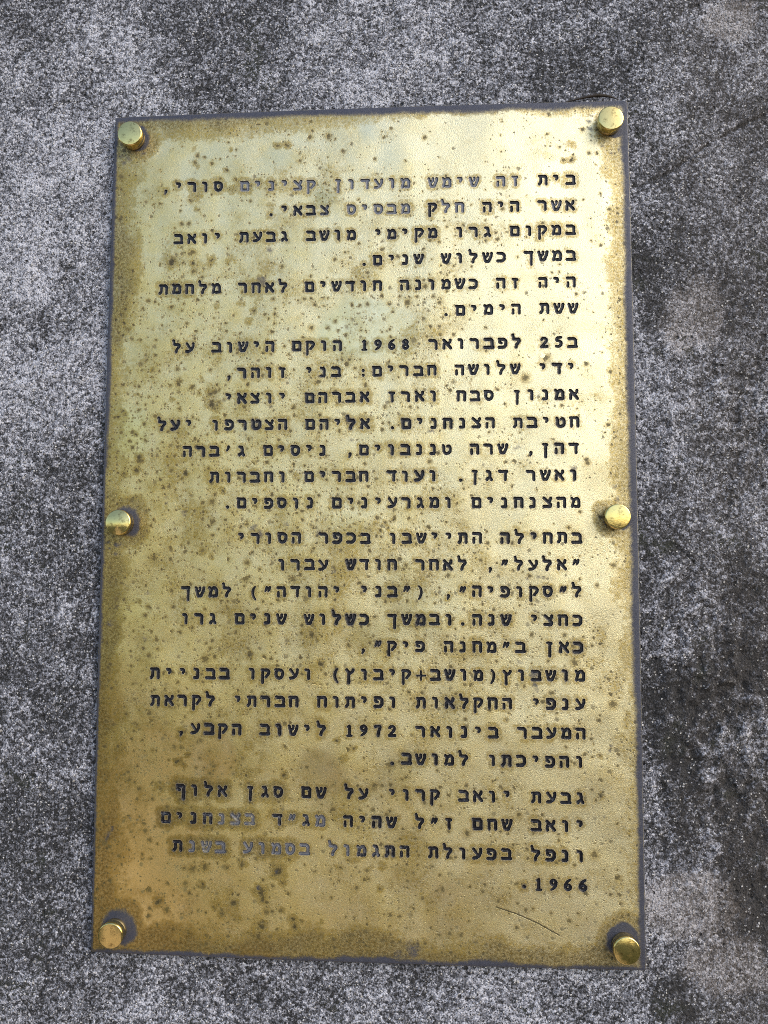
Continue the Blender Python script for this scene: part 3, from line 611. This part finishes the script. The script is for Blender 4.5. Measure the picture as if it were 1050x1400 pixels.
DEPTH = 0.62                                # mm, depth of the cut
_xs = np.arange(-3, 17.01, 0.25); _ys = np.arange(-7, 22.01, 0.25)
_gx, _gy = np.meshgrid(_xs, _ys)
SHAPES = {}; DEEP = {}
for ch in GLYPHS:
    F = glyph_sdf(ch, _gx, _gy)
    outer = [resample(l, 0.62) for l in contours(F, _xs, _ys, 0.0)]
    inner = [resample(l, 0.7) for l in contours(F, _xs, _ys, -0.55)]
    pts = []; edges = []
    for lp in outer + inner:
        o = len(pts)
        pts += lp.tolist()
        edges += [(o + k, o + (k + 1) % len(lp)) for k in range(len(lp))]
    n_outer = sum(len(l) for l in outer)
    hx, hy = np.meshgrid(np.arange(-2, 16, 0.62), np.arange(-6, 21, 0.62))
    hx = hx + 0.31 * (np.arange(hx.shape[0])[:, None] % 2)
    sel = glyph_sdf(ch, hx, hy) < -0.95
    pts += np.stack([hx[sel], hy[sel]], 1).tolist()
    r = delaunay_2d_cdt([Vector(p) for p in pts], edges, [], 0, 1e-5)
    V = np.array([tuple(v) for v in r[0]])
    ok = []
    for f in r[2]:
        c = V[list(f)].mean(0)
        if glyph_sdf(ch, c[0], c[1]) < -0.02: ok.append(tuple(f))
    sd = glyph_sdf(ch, V[:, 0], V[:, 1])
    z = -DEPTH * smooth(0.02, 0.85, -sd) + 0.10 * smooth(0.9, 1.9, -sd) * 0
    DEEP[ch] = smooth(0.35, 1.5, -sd)
    ring = [resample(l, 1.1) for l in contours(F, _xs, _ys, 0.75)]
    SHAPES[ch] = (outer, V, ok, z, ring)

# ------------------------------------------------------------------ lay out the inscription
cells = []                                  # (line, ch, matrix params, worn)
for li, (txt, x0, z0, x1, z1) in enumerate(LINES):
    n = len(txt); seq = []
    k = 0
    chars = list(txt)
    out = []                                # digits read left to right inside right-to-left text
    while k < n:
        if chars[k].isdigit():
            m = k
            while m < n and chars[m].isdigit(): m += 1
            out += chars[k:m][::-1]; k = m
        else:
            out.append(chars[k]); k += 1
    lr = random.Random(100 + li)
    for k, ch in enumerate(out):
        if ch == ' ': continue
        t = k / (n - 1)
        cx = x0 + (x1 - x0) * t + lr.gauss(0, 0.09); cz = z0 + (z1 - z0) * t + lr.gauss(0, 0.07)
        if li == len(LINES) - 1 and ch == '.': cz += 1.4
        worn = WORN.get((li, k), lr.random() ** 2 * 0.32)
        cells.append((li, ch, cx, cz, lr.gauss(0, 0.010), U * (1 + lr.gauss(0, 0.012)), worn))

def place(P, c):
    li, ch, cx, cz, rot, sc, worn = c
    P = np.asarray(P) - np.array([7.0, 0.0])
    ca, sa = math.cos(rot), math.sin(rot)
    return np.stack([cx + sc * (P[:, 0] * ca - P[:, 1] * sa), cz + sc * (P[:, 0] * sa + P[:, 1] * ca)], 1)

# stain maps on a fine raster over the plate (mm)
RS = 0.4
RX = np.arange(-160, 160.01, RS); RZ = np.arange(-254, 254.01, RS)
MX, MZ = np.meshgrid(RX, RZ)
ldist = np.full(MX.shape, 50.0)
brown = np.zeros(MX.shape); dark = np.zeros(MX.shape); grey = np.zeros(MX.shape)
for c in cells:
    li, ch, cx, cz, rot, sc, worn = c
    i0, i1 = np.searchsorted(RX, (cx - 11, cx + 11)); j0, j1 = np.searchsorted(RZ, (cz - 8, cz + 15))
    sl = (slice(j0, j1), slice(i0, i1))
    d = glyph_sdf(ch, (MX[sl] - cx) / sc + 7, (MZ[sl] - cz) / sc) * sc
    ldist[sl] = np.minimum(ldist[sl], d)
    lr = random.Random(int(cx * 10) * 77 + int(cz * 10))
    left_low = 1.0 if (cz < -160 and cx < -40) else 0.0
    amp = lr.uniform(0.45, 0.78) + 0.40 * left_low
    ext = lr.uniform(1.6, 4.0) + 2.0 * left_low
    if cx > 45 and cz < 160 and cz > -40: amp *= 0.55
    brown[sl] = np.maximum(brown[sl], amp * smooth(ext * 1.25, 0.0, d))
    if lr.random() < 0.22 and cz < 120:
        grey[sl] = np.maximum(grey[sl], lr.uniform(0.35, 0.75) * smooth(lr.uniform(0.7, 1.5), 0.0, d))
    dark[sl] = np.maximum(dark[sl], 0.42 * smooth(0.5, 0.0, d))
for X, Z, r, k in STAINS:
    w = 1 + (fbm(MX, MZ, r * 1.2 + 1, int(abs(X * 7 + Z))) - 0.5) * 0.9 if False else 1.0
    i0, i1 = np.searchsorted(RX, (X - 4 * r, X + 4 * r)); j0, j1 = np.searchsorted(RZ, (Z - 4 * r, Z + 4 * r))
    sl = (slice(j0, j1), slice(i0, i1))
    wx_ = (fbm(MX[sl], MZ[sl], 2.6, 53, 3, 0.65) - 0.5) * 2.6; wz_ = (fbm(MX[sl], MZ[sl], 2.6, 54, 3, 0.65) - 0.5) * 2.6
    d = np.hypot(MX[sl] - X + wx_, MZ[sl] - Z + wz_) / r + (fbm(MX[sl], MZ[sl], 2.2, 51, 3, 0.6) - 0.5) * 1.2
    if k == 'b':
        brown[sl] = np.maximum(brown[sl], 0.75 * smooth(1.6, 0.1, d))
        dark[sl] = np.maximum(dark[sl], 0.30 * smooth(0.6, 0.0, d))
    elif k == 'd':
        dark[sl] = np.maximum(dark[sl], 0.85 * smooth(1.4, 0.0, d)); brown[sl] = np.maximum(brown[sl], 0.8 * smooth(2.2, 0.8, d))
    else:
        grey[sl] = np.maximum(grey[sl], 0.70 * smooth(1.6, 0.0, d))
nA = fbm(MX, MZ, 22, 61, 5, 0.6); nB = fbm(MX, MZ, 7, 62, 4, 0.6); nD = fbm(MX, MZ, 55, 63, 3, 0.5)
wob = (nA - 0.5) * 26 + (nB - 0.5) * 9
vary = 0.55 + 0.75 * smooth(0.36, 0.62, fbm(MX, MZ, 40, 64, 4, 0.6))
dL, dR, dT, dB = MX + 157, 157 - MX, 250.5 - MZ, MZ + 250.8
top_left = smooth(40, -60, MX)
# slate band along the edges
gT = 5.0 + 1.0 * smooth(-40, 60, MX); gR = 5.4 - 1.0 * smooth(-50, -200, MZ); gL = 3.0 - 1.2 * smooth(100, 0, MZ); gB = 3.4
for dd, g, f in ((dT, gT, 0.13), (dR, gR, 0.10), (dL, gL, 0.06), (dB, gB, 0.18)):
    grey = np.maximum(grey, smooth(1.45, 0.25, (dd + wob * f) / g))
# brown zone inside it
bT = 10 + 8 * top_left + 7 * smooth(120, 157, MX) - 4 * smooth(0, 60, MX) * smooth(110, 80, MX)
bR = 15 - 2 * smooth(0, -200, MZ); bL = 13 + 9 * smooth(90, 200, MZ) + 5 * smooth(-60, -180, MZ); bB = 15 + 5 * smooth(60, -60, MX)
for dd, g, f, amp in ((dT, bT, 0.45, 0.85), (dR, bR, 0.8, 0.68), (dL, bL, 1.0, 0.90), (dB, bB, 0.75, 1.15)):
    brown = np.maximum(brown, amp * np.clip(vary + 0.35 * smooth(0.6, 0.2, dd / g), 0, 1.15) * smooth(1.35, 0.45, (dd + wob * f * 0.7) / g))
dark = np.maximum(dark, 0.55 * smooth(11, 0, dB + wob * 0.35) * np.clip(vary, 0, 1.1)); dark = np.maximum(dark, 0.5 * smooth(5.5, 1, dL + wob * .3) * smooth(40, 0, np.abs(MZ - 30)))
for (X, Z, r, dx, dz, ext) in CAP_HALOS:
    d = np.hypot(MX - X - dx, MZ - Z - dz) + wob * 0.12
    grey = np.maximum(grey, 0.95 * smooth(r + ext, r + ext * 0.1, d + wob * 0.22))
    brown = np.maximum(brown, 0.9 * smooth(r + ext + 7, r + ext + 1, d + wob * .3))
for pts, w in SCRATCHES:
    d = segdist(MX, MZ, pts)
    dark = np.maximum(dark, 1.0 * smooth(w, w * 0.2, d))
# faint runs of tarnish below some of the letters
for X, Z, w_, l_, amt in ((-66, 148, 5, 42, 0.5), (-96, 150, 4, 22, 0.4), (64, -89, 3, 9, 0.5), (-30, 20, 4, 26, 0.35), (30, -60, 3, 22, 0.4), (-70, -120, 4, 26, 0.45), (-105, -150, 4, 30, 0.45), (10, -160, 3, 20, 0.35)):
    t_ = np.clip((Z - MZ) / l_, 0, 1)
    d_ = np.abs(MX - X + (nB - 0.5) * 6 + (nA - .5) * 10) / (w_ * (0.5 + 0.8 * t_))
    brown = np.maximum(brown, amt * smooth(1.2, 0.2, d_) * (Z > MZ) * (1 - t_) ** 0.6 * (0.6 + 0.8 * nB))
# density of small corrosion spots
dens = 0.34 + 0.60 * smooth(0.42, 0.60, nA) * smooth(0.35, 0.6, nD)
for X, Z, sx, sz, amt in DENSITY:
    dens += amt * np.exp(-((MX - X) / sx) ** 2 - ((MZ - Z) / sz) ** 2)
dens = np.maximum(dens, 0.85 * smooth(20, 5, dL + wob * 0.6)); dens = np.maximum(dens, 0.75 * smooth(22, 6, dB + wob * .6)); dens = np.maximum(dens, 0.5 * smooth(16, 6, dR + wob * .5))
nC_ = fbm(MX, MZ, 13, 66, 4, 0.65)
dens = np.clip(dens * (0.35 + 1.5 * smooth(0.36, 0.62, nC_)) * (1 - 0.45 * smooth(20, 120, MX) * smooth(-230, -60, MZ)) * (1 - 0.4 * smooth(120, 220, MZ)), 0.03, 1.0)
gloss = smooth(-60, -140, MX + (nD - .5) * 70) * smooth(-90, -180, MZ + (nD - .5) * 60)
gloss = np.maximum(gloss, 0.6 * smooth(0.55, 0.7, nD) * smooth(120, -60, MX))

def sample(M, X, Z):
    fx = np.clip((X - RX[0]) / RS, 0, len(RX) - 1.001); fz = np.clip((Z - RZ[0]) / RS, 0, len(RZ) - 1.001)
    i = fx.astype(int); j = fz.astype(int); u = fx - i; v = fz - j
    return (M[j, i] * (1 - u) + M[j, i + 1] * u) * (1 - v) + (M[j + 1, i] * (1 - u) + M[j + 1, i + 1] * u) * v

# ------------------------------------------------------------------ the plaque
plaque = bpy.data.objects.new('memorial_plaque', None)
scene.collection.objects.link(plaque)
plaque.location = (0, 0, H0)
plaque.empty_display_size = 0.1
plaque['label'] = 'tall stained brass plaque engraved with black Hebrew text on the cement wall'
plaque['category'] = 'plaque'

def outline(inset, n=140):
    """the plate's slightly bowed outline, corners rounded, counter-clockwise"""
    bow = 0.9
    t = np.linspace(-1, 1, n)
    w, h, r = 156.75 - inset, 250.0 - inset, 1.2
    e = bow * (1 - t * t)
    tx, tz = t * (w - r), t * (h - r)
    def corner(cx, cz, a0):
        a = np.radians(a0 + np.linspace(18, 72, 4))
        return np.stack([cx + r * np.cos(a), cz + r * np.sin(a)], 1)
    return np.vstack([np.stack([tx, -h - e], 1), corner(w - r, -h + r, 270), np.stack([w + e * 0.95, tz], 1), corner(w - r, h - r, 0),
                      np.stack([-tx, h + e], 1), corner(-w + r, h - r, 90), np.stack([-w - e * 1.1, -tz], 1), corner(-w + r, -h + r, 180)])

BEV = 0.7
front = outline(BEV)
pts = front.tolist(); edges = [(k, (k + 1) % len(front)) for k in range(len(front))]
n_edge = len(pts)
for c in cells:
    for lp in SHAPES[c[1]][0]:
        q = place(lp, c)
        o = len(pts); pts += q.tolist()
        edges += [(o + k, o + (k + 1) % len(q)) for k in range(len(q))]
n_rim = len(pts)
for c in cells:
    for lp in SHAPES[c[1]][3 + 1]:
        pts += place(lp, c).tolist()
scr_pts = []
for sp_, w_ in SCRATCHES:
    for (ax_, az_), (bx_, bz_) in zip(sp_[:-1], sp_[1:]):
        L_ = math.hypot(bx_ - ax_, bz_ - az_); nx_, nz_ = -(bz_ - az_) / L_, (bx_ - ax_) / L_
        for t_ in np.arange(0, L_, 0.5):
            for o_ in (-0.7, -0.3, 0.0, 0.3, 0.7):
                scr_pts.append((ax_ + (bx_ - ax_) * t_ / L_ + nx_ * o_, az_ + (bz_ - az_) * t_ / L_ + nz_ * o_))
scr_pts = np.array(scr_pts)
scr_pts = scr_pts[sample(ldist, scr_pts[:, 0], scr_pts[:, 1]) > 0.75]
pts += scr_pts.tolist()
PITCH = 1.0
hx, hz = np.meshgrid(np.arange(-155, 155.1, PITCH), np.arange(-248.5, 248.6, PITCH * 0.866))
hx = hx + 0.5 * PITCH * (np.arange(hx.shape[0])[:, None] % 2)
keep = (sample(ldist, hx.ravel(), hz.ravel()) > 0.75) & (np.abs(hx.ravel()) < 155.2)
pts += np.stack([hx.ravel()[keep], hz.ravel()[keep]], 1).tolist()
res = delaunay_2d_cdt([Vector(p) for p in pts], edges, [], 0, 1e-6)
PV = np.array([tuple(v) for v in res[0]])
PF = np.array([tuple(f) for f in res[2]])
cen = PV[PF].mean(1)
inside_letter = sample(ldist, cen[:, 0], cen[:, 1]) < 0.8
drop = np.zeros(len(PF), bool)
idx = np.nonzero(inside_letter)[0]
for c in cells:
    li, ch, cx, cz, rot, sc, worn = c
    m = idx[(np.abs(cen[idx, 0] - cx) < 5.5) & (np.abs(cen[idx, 1] - cz - 3) < 7)]
    if len(m) == 0: continue
    ca, sa = math.cos(-rot), math.sin(-rot)
    dx, dz = cen[m, 0] - cx, cen[m, 1] - cz
    d = glyph_sdf(ch, (dx * ca - dz * sa) / sc + 7, (dx * sa + dz * ca) / sc)
    drop[m[d < -0.02]] = True
PF = PF[~drop]
# only what lies inside the outline (the outline is convex apart from rounding)
cen = PV[PF].mean(1)
PF = PF[(np.abs(cen[:, 0]) < 157.8) & (np.abs(cen[:, 1]) < 251)]
# front, rounded edge, side, back
nf = len(PV)
on_edge = np.array([1.0 if any(n_edge <= i < n_rim for i in o_) else 0.0 for o_ in res[3]])
dent = (fbm(PV[:, 0], PV[:, 1], 90, 71, 2) - 0.5) * 0.25
edge_d = np.minimum(157 - np.abs(PV[:, 0]), 250.5 - np.abs(PV[:, 1]))
verts = [np.stack([PV[:, 0], -dent * smooth(0, 8, edge_d) * 0, PV[:, 1]], 1)]
order = [k for k in range(len(front))]
first = {tuple(np.round(p, 4)): k for k, p in enumerate(PV)}
loop0 = []
for k, p in enumerate(front):
    dd = np.hypot(PV[:len(front) + 50, 0] - p[0], PV[:len(front) + 50, 1] - p[1])
    loop0.append(int(dd.argmin()))
rings = [(BEV * 0.62, 0.08), (BEV * 0.3, 0.25), (0.0, BEV), (0.0, 3.0)]
faces = [tuple(f) for f in PF]
# make every front face look towards -Y
fa = PV[PF]
area = (fa[:, 1, 0] - fa[:, 0, 0]) * (fa[:, 2, 1] - fa[:, 0, 1]) - (fa[:, 2, 0] - fa[:, 0, 0]) * (fa[:, 1, 1] - fa[:, 0, 1])
faces = [tuple(f) if a_ > 0 else tuple(f[::-1]) for f, a_ in zip(PF.tolist(), area)]
prev = loop0; off = nf
for ins, y in rings:
    o = outline(ins)
    verts.append(np.stack([o[:, 0], np.full(len(o), y), o[:, 1]], 1))
    cur = [off + k for k in range(len(o))]; off += len(o)
    Lr = len(o)
    for k in range(Lr):
        k2 = (k + 1) % Lr
        if prev[k] != prev[k2]: faces.append((prev[k2], prev[k], cur[k], cur[k2]))
    prev = cur
faces.append(tuple(prev))
VV = np.concatenate(verts)
st = np.stack([sample(brown, VV[:, 0], VV[:, 2]), sample(dark, VV[:, 0], VV[:, 2]), sample(grey, VV[:, 0], VV[:, 2]), sample(dens, VV[:, 0], VV[:, 2])], 1)
st = np.clip(st, 0, 1)
st[nf:nf + 2 * len(front), 2] *= 0.75; st[nf:nf + 2 * len(front), 0] *= 0.3
plate = mesh_object('plate', VV * MM, faces, M_PLATE, plaque, attrs={'stain': st, 'rim': np.concatenate([on_edge, np.zeros(len(VV) - nf)]), 'gloss': sample(gloss, VV[:, 0], VV[:, 2])})

# the engraved, black-filled lines
for li in range(len(LINES)):
    vs, fs, wr, dp = [], [], [], []
    o = 0
    for c in cells:
        if c[0] != li: continue
        outer, V, F, z, _r = SHAPES[c[1]]
        q = place(V, c)
        vs.append(np.stack([q[:, 0], -z, q[:, 1]], 1))
        for f in F:
            a_, b_, c_ = (V[f[0]], V[f[1]], V[f[2]])
            ccw = (b_[0] - a_[0]) * (c_[1] - a_[1]) - (c_[0] - a_[0]) * (b_[1] - a_[1]) > 0
            g = f if ccw else f[::-1]
            fs.append(tuple(o + k for k in g))
        wr.append(np.full(len(q), c[6])); dp.append(DEEP[c[1]]); o += len(q)
    ob = mesh_object('text_line', np.concatenate(vs) * MM, fs, M_LETTER, plaque, attrs={'worn': np.concatenate(wr), 'deep': np.concatenate(dp)})

# the six brass fixing caps
def lathe(profile, n=64):
    v, f = [], []
    for r, y in profile:
        for k in range(n):
            a_ = 2 * math.pi * k / n
            v.append((r * math.cos(a_), y, r * math.sin(a_)))
    m = len(profile)
    for j in range(m - 1):
        for k in range(n):
            f.append((j * n + k, j * n + (k + 1) % n, (j + 1) * n + (k + 1) % n, (j + 1) * n + k))
    f.append(tuple(range((m - 1) * n, m * n)))
    return v, f
for (X, Z, r, tx, tz, dome, label) in CAPS:
    R = r
    prof = [(R * 0.94, -2.6), (R * 0.985, -2.75), (R, -3.1), (R, -6.35)]
    for k in range(1, 7):                   # rounded shoulder
        a_ = math.pi / 2 * k / 6
        prof.append((R - 0.75 + 0.75 * math.cos(a_), -6.35 - 0.75 * math.sin(a_)))
    for k in range(1, 12):                  # faintly domed face
        q_ = 1 - k / 12.0
        prof.append(((R - 0.75) * q_, -7.1 - dome * (1 - q_ * q_)))
    v, f = lathe(prof)
    v = np.array(v); v[:, 1] += v[:, 0] * tx + v[:, 2] * tz
    cap = mesh_object('fixing_cap', v * MM, [t_[::-1] for t_ in f], M_CAP, plaque)
    cap.location = (X * MM, 0, Z * MM)
    if label: cap['label'] = label
    v, f = lathe([(R * 0.95, 0.2), (R * 0.95, -2.2), (R * 0.90, -2.45), (R * 0.90, -2.9), (R * 0.5, -2.95)])
    mesh_object('collar', np.array(v) * MM, [t_[::-1] for t_ in f], M_COLLAR, cap)

# ------------------------------------------------------------------ a dry twig caught behind the top edge
def tube(path, n=8):
    v, f = [], []
    P = [Vector(p[:3]) for p in path]
    for k, p in enumerate(path):
        d = (P[min(k + 1, len(P) - 1)] - P[max(k - 1, 0)]).normalized()
        a_ = d.cross(Vector((0, 1, 0))).normalized(); b_ = d.cross(a_)
        for i in range(n):
            an = 2 * math.pi * i / n
            v.append(P[k] + (a_ * math.cos(an) + b_ * math.sin(an)) * p[3])
    for k in range(len(path) - 1):
        for i in range(n):
            f.append((k * n + i, k * n + (i + 1) % n, (k + 1) * n + (i + 1) % n, (k + 1) * n + i))
    f.append(tuple(range(n))[::-1]); f.append(tuple(range((len(path) - 1) * n, len(path) * n)))
    return v, f
v, f = tube([(112, 1.9, 248.6, .25), (120, 1.2, 250.6, .35), (128, 0.4, 252.0, .5), (134, 0.0, 253.0, .75), (139, -0.1, 253.6, .95), (144, 0.4, 253.4, .8), (149, 1.2, 252.4, .4), (152, 1.8, 251.4, .2)])
org = Vector((112, 1.9, 248.6))
twig = mesh_object('twig', [(p - org) * MM for p in v], f, M_TWIG)
twig.location = (org.x * MM, org.y * MM, H0 + org.z * MM)
twig['label'] = 'thin dark dry twig lying along the top edge of the brass plaque'
twig['category'] = 'twig'
